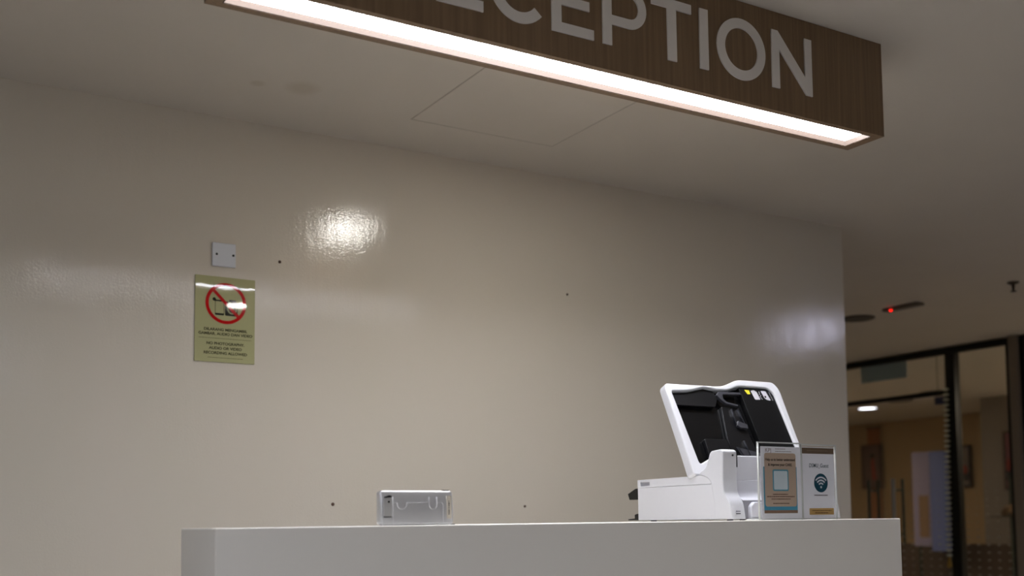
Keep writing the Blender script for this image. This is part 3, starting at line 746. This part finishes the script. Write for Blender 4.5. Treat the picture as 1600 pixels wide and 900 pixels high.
# left card: width .143, from z 1.10
fx = lambda f: hx0 + .012 + f * (.1400)
card(t1, Mc, [rect(fx(.045), .0225, fx(.905), .1400, .0)], '4B9BB8', label='blue ground of the card')
card(t1, Mc, [rect(fx(.045), .0175, fx(.905), .0255, .0)], '8A6F5C', lift=.00025, label='brown foot of the card')
card(t1, Mc, [fillet([(fx(.075), .0350), (fx(.885), .0350), (fx(.885), .1765), (fx(.075), .1765)], [.008] * 4)], 'C4AE9A', lift=.0003, label='beige rounded panel')
card(t1, Mc, [rect(fx(.275), .0760, fx(.685), .1330, .005)], '5FA3B8', lift=.00055, label='blue rounded frame')
card(t1, Mc, [rect(fx(.305), .0800, fx(.655), .1290, .003)], 'CFDDE3', lift=.0008, label='pale empty square')
Mt = Mc @ Matrix.Translation((0, 0, .0006))
place('lettering', join('t', [textmesh('Help us to better understand', .0098, fx(.48), .1560, Mt, .0002, sx=.93, offset=.00022), textmesh('& improve your CARE.', .0098, fx(.48), .1425, Mt, .0002, sx=.95, offset=.00022)]), mat('dark_brown_print', '2A1A10', .6), t1, 'bold dark heading')
small = bars(fx(.27), fx(.66), .0660, .0026, 1, Mt) + bars(fx(.12), fx(.83), .0600, .0026, 2, Mt) + bars(fx(.23), fx(.73), .0535, .0026, 4, Mt) + bars(fx(.27), fx(.69), .0420, .0026, 6, Mt)
place('small_print', join('s', small), mat('brown_small_print', '6A4F3E', .6), t1)
Mt0 = Mc @ Matrix.Translation((0, 0, .0002))
place('card_logo', join('lg', [textmesh('KPJ', .0145, fx(.10), .1790, Mt0, .0002, align='LEFT', sx=1.1)] + bars(fx(.36), fx(.62), .1865, .0018, 7, Mt0) + bars(fx(.36), fx(.78), .1800, .0018, 8, Mt0)), mat('grey_logo_print', '9A8C88', .6), t1, 'grey KPJ logo')

gx0, gx1 = 2.2385, 2.3700
t2, c2, Mc = holder(gx0, gx1, 2.182, 1.3035, 'right acrylic sign holder with a white card bearing a wireless symbol, at the counter edge', 0, gx0 + .002, gx1 - .007, .1950)
fx = lambda f: gx0 + .004 + f * .1235
card(t2, Mc, [rect(fx(0), .1775, fx(.985), .1935)], '6E5B48', label='brown header bar')
Mt = Mc @ Matrix.Translation((0, 0, .0003))
place('header_print', join('h', bars(fx(.15), fx(.8), .1850, .0018, 11, Mt)), mat('tan_print', '8F7C66', .6), t2)
place('lettering', textmesh('DSMU_Guest', .0150, fx(.50), .1405, Mt, .0002, sx=.80, shear=.15, offset=.0001, space=1.12), mat('slate_teal_print', '34505A', .6), t2, 'teal network name')
ccx, ccy = fx(.555), .0985
lg = place('wireless_symbol', flat([ellipse(ccx, ccy, .0260, .0255)], .0002, Mc), mat('teal_print', '0E4A5E', .5), t2, 'dark teal disc with a white wireless symbol')
Mw = Mc @ Matrix.Translation((0, 0, .0003))
wf = [flat([arc(ccx, ccy - .0115, r, r + .0042, 42, 138)], .0002, Mw) for r in (.0085, .0165, .0245)]
wf.append(flat([ellipse(ccx, ccy - .0115, .0032)], .0002, Mw))
place('symbol_arcs', join('wf', wf), mat('white_print', 'E4E4EA', .5), lg)
place('small_print', join('s', bars(fx(.34), fx(.75), .0640, .0022, 13, Mt)), mat('plum_small_print', '584450', .6), t2)
card(t2, Mc, [rect(fx(.18), .0125, fx(.93), .0300, .002)], 'B8955A', label='ochre box')
place('small_print', join('s', bars(fx(.26), fx(.86), .0225, .0024, 14, Mt) + bars(fx(.35), fx(.75), .0165, .0024, 15, Mt)), mat('brown_caption_print', '6B4E24', .6), t2)

# ------------------------------------------------------------------ hanging on and behind the glass
gs = thing('glass_banner', (GLS - .008, 6.82, 2.32), 'pale grey-blue blank strip sticker high on the glass above the entrance doors', 'sticker')
place('sheet', box(GLS - .0085, GLS - .0065, 6.565, 7.075, 2.322, 2.466), mat('grey_blue_sheet', '93A8AE', .6), gs)
bs = thing('blue_sign', (GLS + .30, 6.13, 2.05), 'small blue sign hanging from the ceiling behind the top of the right door', 'sign')
place('sign_board', box(GLS + .30, GLS + .32, 6.33, 6.53, 2.09, 2.155, bevel=.002), mat('blue_board', '3A4A8A', .5), bs)
place('hanger', join('hg', [cyl((GLS + .31, y, 2.155), (GLS + .31, y, CEIL), .003, n=8) for y in (6.36, 6.50)]), M_DSTEEL, bs)

gl = thing('hanging_garland', (GLS - .055, 6.135, 2.19), 'string of pale beads with a golden tassel hanging on the dark mullion', 'garland')
place('cord', tube([(GLS - .055, 6.135, 2.20), (GLS - .055, 6.145, 1.5), (GLS - .055, 6.165, .74)], .003), M_DSTEEL, gl)
M_BEAD = mat('pale_sage_bead', 'C9CBB8', .5)
bead = None; nb = 33
for i in range(nb):
    f = i / (nb - 1); z = 2.165 - f * 1.385; y = 6.135 + f * .030
    if bead is None:
        me = lathe([(.002, -.012), (.020, -.008), (.027, 0), (.020, .008), (.002, .012)], (GLS - .055, y, z), n=16)
        bead = place('bead', me, M_BEAD, gl); bz, by = z, y
    else:
        c = bead.copy(); COL.objects.link(c); c.parent = gl; c.location = (0, y - by, z - bz)
place('tassel', lathe([(.002, 0), (.010, -.004), (.008, -.02), (.016, -.05), (.018, -.085), (.002, -.085)], (GLS - .055, 6.167, .765), n=16), mat('gold_tassel', 'A8852E', .5), gl, 'golden tassel')

def framed(name, x, y0, y1, z0_, z1_, label, frame_c, art_c, figure):
    t = thing(name, (x, (y0 + y1) / 2, z0_), label, 'picture')
    Mp = face_x(x, 0, 0)
    fl = lambda a, b, c, d: rect(-max(a, c), b, -min(a, c), d)
    place('frame', flat([fl(y0, z0_, y1, z1_), fl(y0 + .03, z0_ + .03, y1 - .03, z1_ - .03)], .03, Mp), mat('frame_' + frame_c, frame_c, .5), t)
    pnt = place('print', flat([fl(y0 + .028, z0_ + .028, y1 - .028, z1_ - .028)], .012, Mp @ Matrix.Translation((0, 0, .001))), mat('art_' + art_c, art_c, .6, vary=(4, .25, (1, 1, 1))), t)
    yc, zc, w, h = -(y0 + y1) / 2, (z0_ + z1_) / 2, (y1 - y0), (z1_ - z0_)
    Mq = Mp @ Matrix.Translation((0, 0, .0135))
    if figure == 'dress':
        place('figure', flat([fillet([(yc + w * .02, zc - h * .30), (yc + w * .20, zc - h * .30), (yc + w * .14, zc - h * .05), (yc + w * .12, zc + h * .18), (yc + w * .02, zc + h * .20), (yc - w * .03, zc + h * .05), (yc, zc - h * .05)], [.02] * 7)], .002, Mq), mat('red_dress_print', 'A04038', .6), pnt, 'figure in a red dress')
        place('hair', flat([ellipse(yc + w * .04, zc + h * .24, w * .09, h * .06, n=20)], .002, Mq), mat('dark_hair_print', '1C1512', .6), pnt)
    elif figure == 'red':
        place('figure', flat([ellipse(yc - w * .02, zc - h * .08, w * .28, h * .11, n=24)], .002, Mq), mat('red_blob_print', 'A8443A', .6), pnt, 'red motif')
        place('dark_band', flat([rect(yc - w * .42, zc - h * .33, yc + w * .42, zc - h * .16)], .002, Mq), mat('dark_band_print', '3A3638', .6), pnt)
    return t
XF = 13.57
ban = thing('orange_banner', (XF, 11.72, .3), 'tall narrow orange wall banner behind the picture of a figure in red', 'banner')
place('cloth', box(XF - .004, XF + .002, 11.60, 11.84, .55, 2.45, bevel=.001), mat('orange_cloth', 'A87450', .8), ban)
place('batten', box(XF - .010, XF + .004, 11.58, 11.86, 2.45, 2.47, bevel=.002), M_DSTEEL, ban)
framed('framed_poster', XF - .03, 11.55, 11.92, 1.53, 2.20, 'poster of a figure in a red dress, seen through the left glass door', '5E4C44', '6E5B54', 'dress')
framed('framed_picture', XF, 10.02, 10.28, 1.50, 2.09, 'dark framed picture with a red motif, seen just right of the mullion', '241E1C', '8A8078', 'red')
framed('framed_picture', 11.93, 8.24, 8.36, 1.40, 2.10, 'narrow pink-tinted picture on the grey column, beside the right end post', '50403C', '9A6068', 'red')

dp = thing('reflection_board', (11.0, 8.9, 0), 'tall lavender and blue board standing in for a reflection in the right glass door', 'reflection stand-in')  # solid board painted with the colours of a reflection in the glass
def q(px_y): return px_y
place('lavender_reflection', box(11.00, 11.03, 8.70, 8.945, .76, 1.86, bevel=.003), mat('lavender_reflection', 'A69EBE', .6), dp, 'lavender left half')
place('blue_reflection', box(11.00, 11.03, 8.40, 8.697, .70, 1.86, bevel=.003), mat('slate_blue_reflection', '7484C0', .6), dp, 'blue right half')
place('inset_patch', box(10.994, 10.9995, 8.725, 8.86, .86, 1.35), mat('tan_inset_tint', '9A7C60', .6), dp, 'brown patch on the lavender half')
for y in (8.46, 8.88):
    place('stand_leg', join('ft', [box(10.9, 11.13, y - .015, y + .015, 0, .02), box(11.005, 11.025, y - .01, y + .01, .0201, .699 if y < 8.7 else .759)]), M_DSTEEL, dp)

st = thing('display_stand', (9.6, 6.67, 0), 'slim dark stand with a small tray and basket behind the right pane', 'stand')
stx, sty = 9.6, 6.685
place('pole', cyl((stx, sty, .02), (stx, sty, 1.49), .013, n=16), M_DSTEEL, st)
place('head_frame', join('hf', [cyl((stx, sty, 1.485), (stx, sty - .16, 1.485), .010, n=12), cyl((stx, sty - .155, 1.485), (stx, sty - .155, 1.32), .010, n=12), cyl((stx, sty, 1.325), (stx, sty - .16, 1.325), .007, n=12)]), M_DSTEEL, st)
place('tray', box(stx - .09, stx + .09, sty - .10, sty + .17, 1.088, 1.100, bevel=.003), M_DSTEEL, st)
place('base', lathe([(.001, 0), (.16, 0), (.16, .012), (.02, .022), (.001, .022)], (stx, sty, 0)), M_DSTEEL, st)
bk_ = thing('woven_basket', (stx, sty + .005, 1.1006), 'small brown mound-shaped basket on the tray of the dark stand', 'basket')
place('bowl', lathe([(.001, 0), (.070, 0), (.085, .02), (.078, .05), (.052, .085), (.028, .105), (.001, .108)], (stx, sty + .005, 1.1005)), mat('brown_wicker', '6B543A', .8, bump=(120, .002, (1, 1, 1))), bk_)
place('knob', lathe([(.001, 0), (.012, .004), (.013, .014), (.001, .020)], (stx, sty + .005, 1.2085)), mat('brown_wood_knob', '4A3826', .6), bk_)
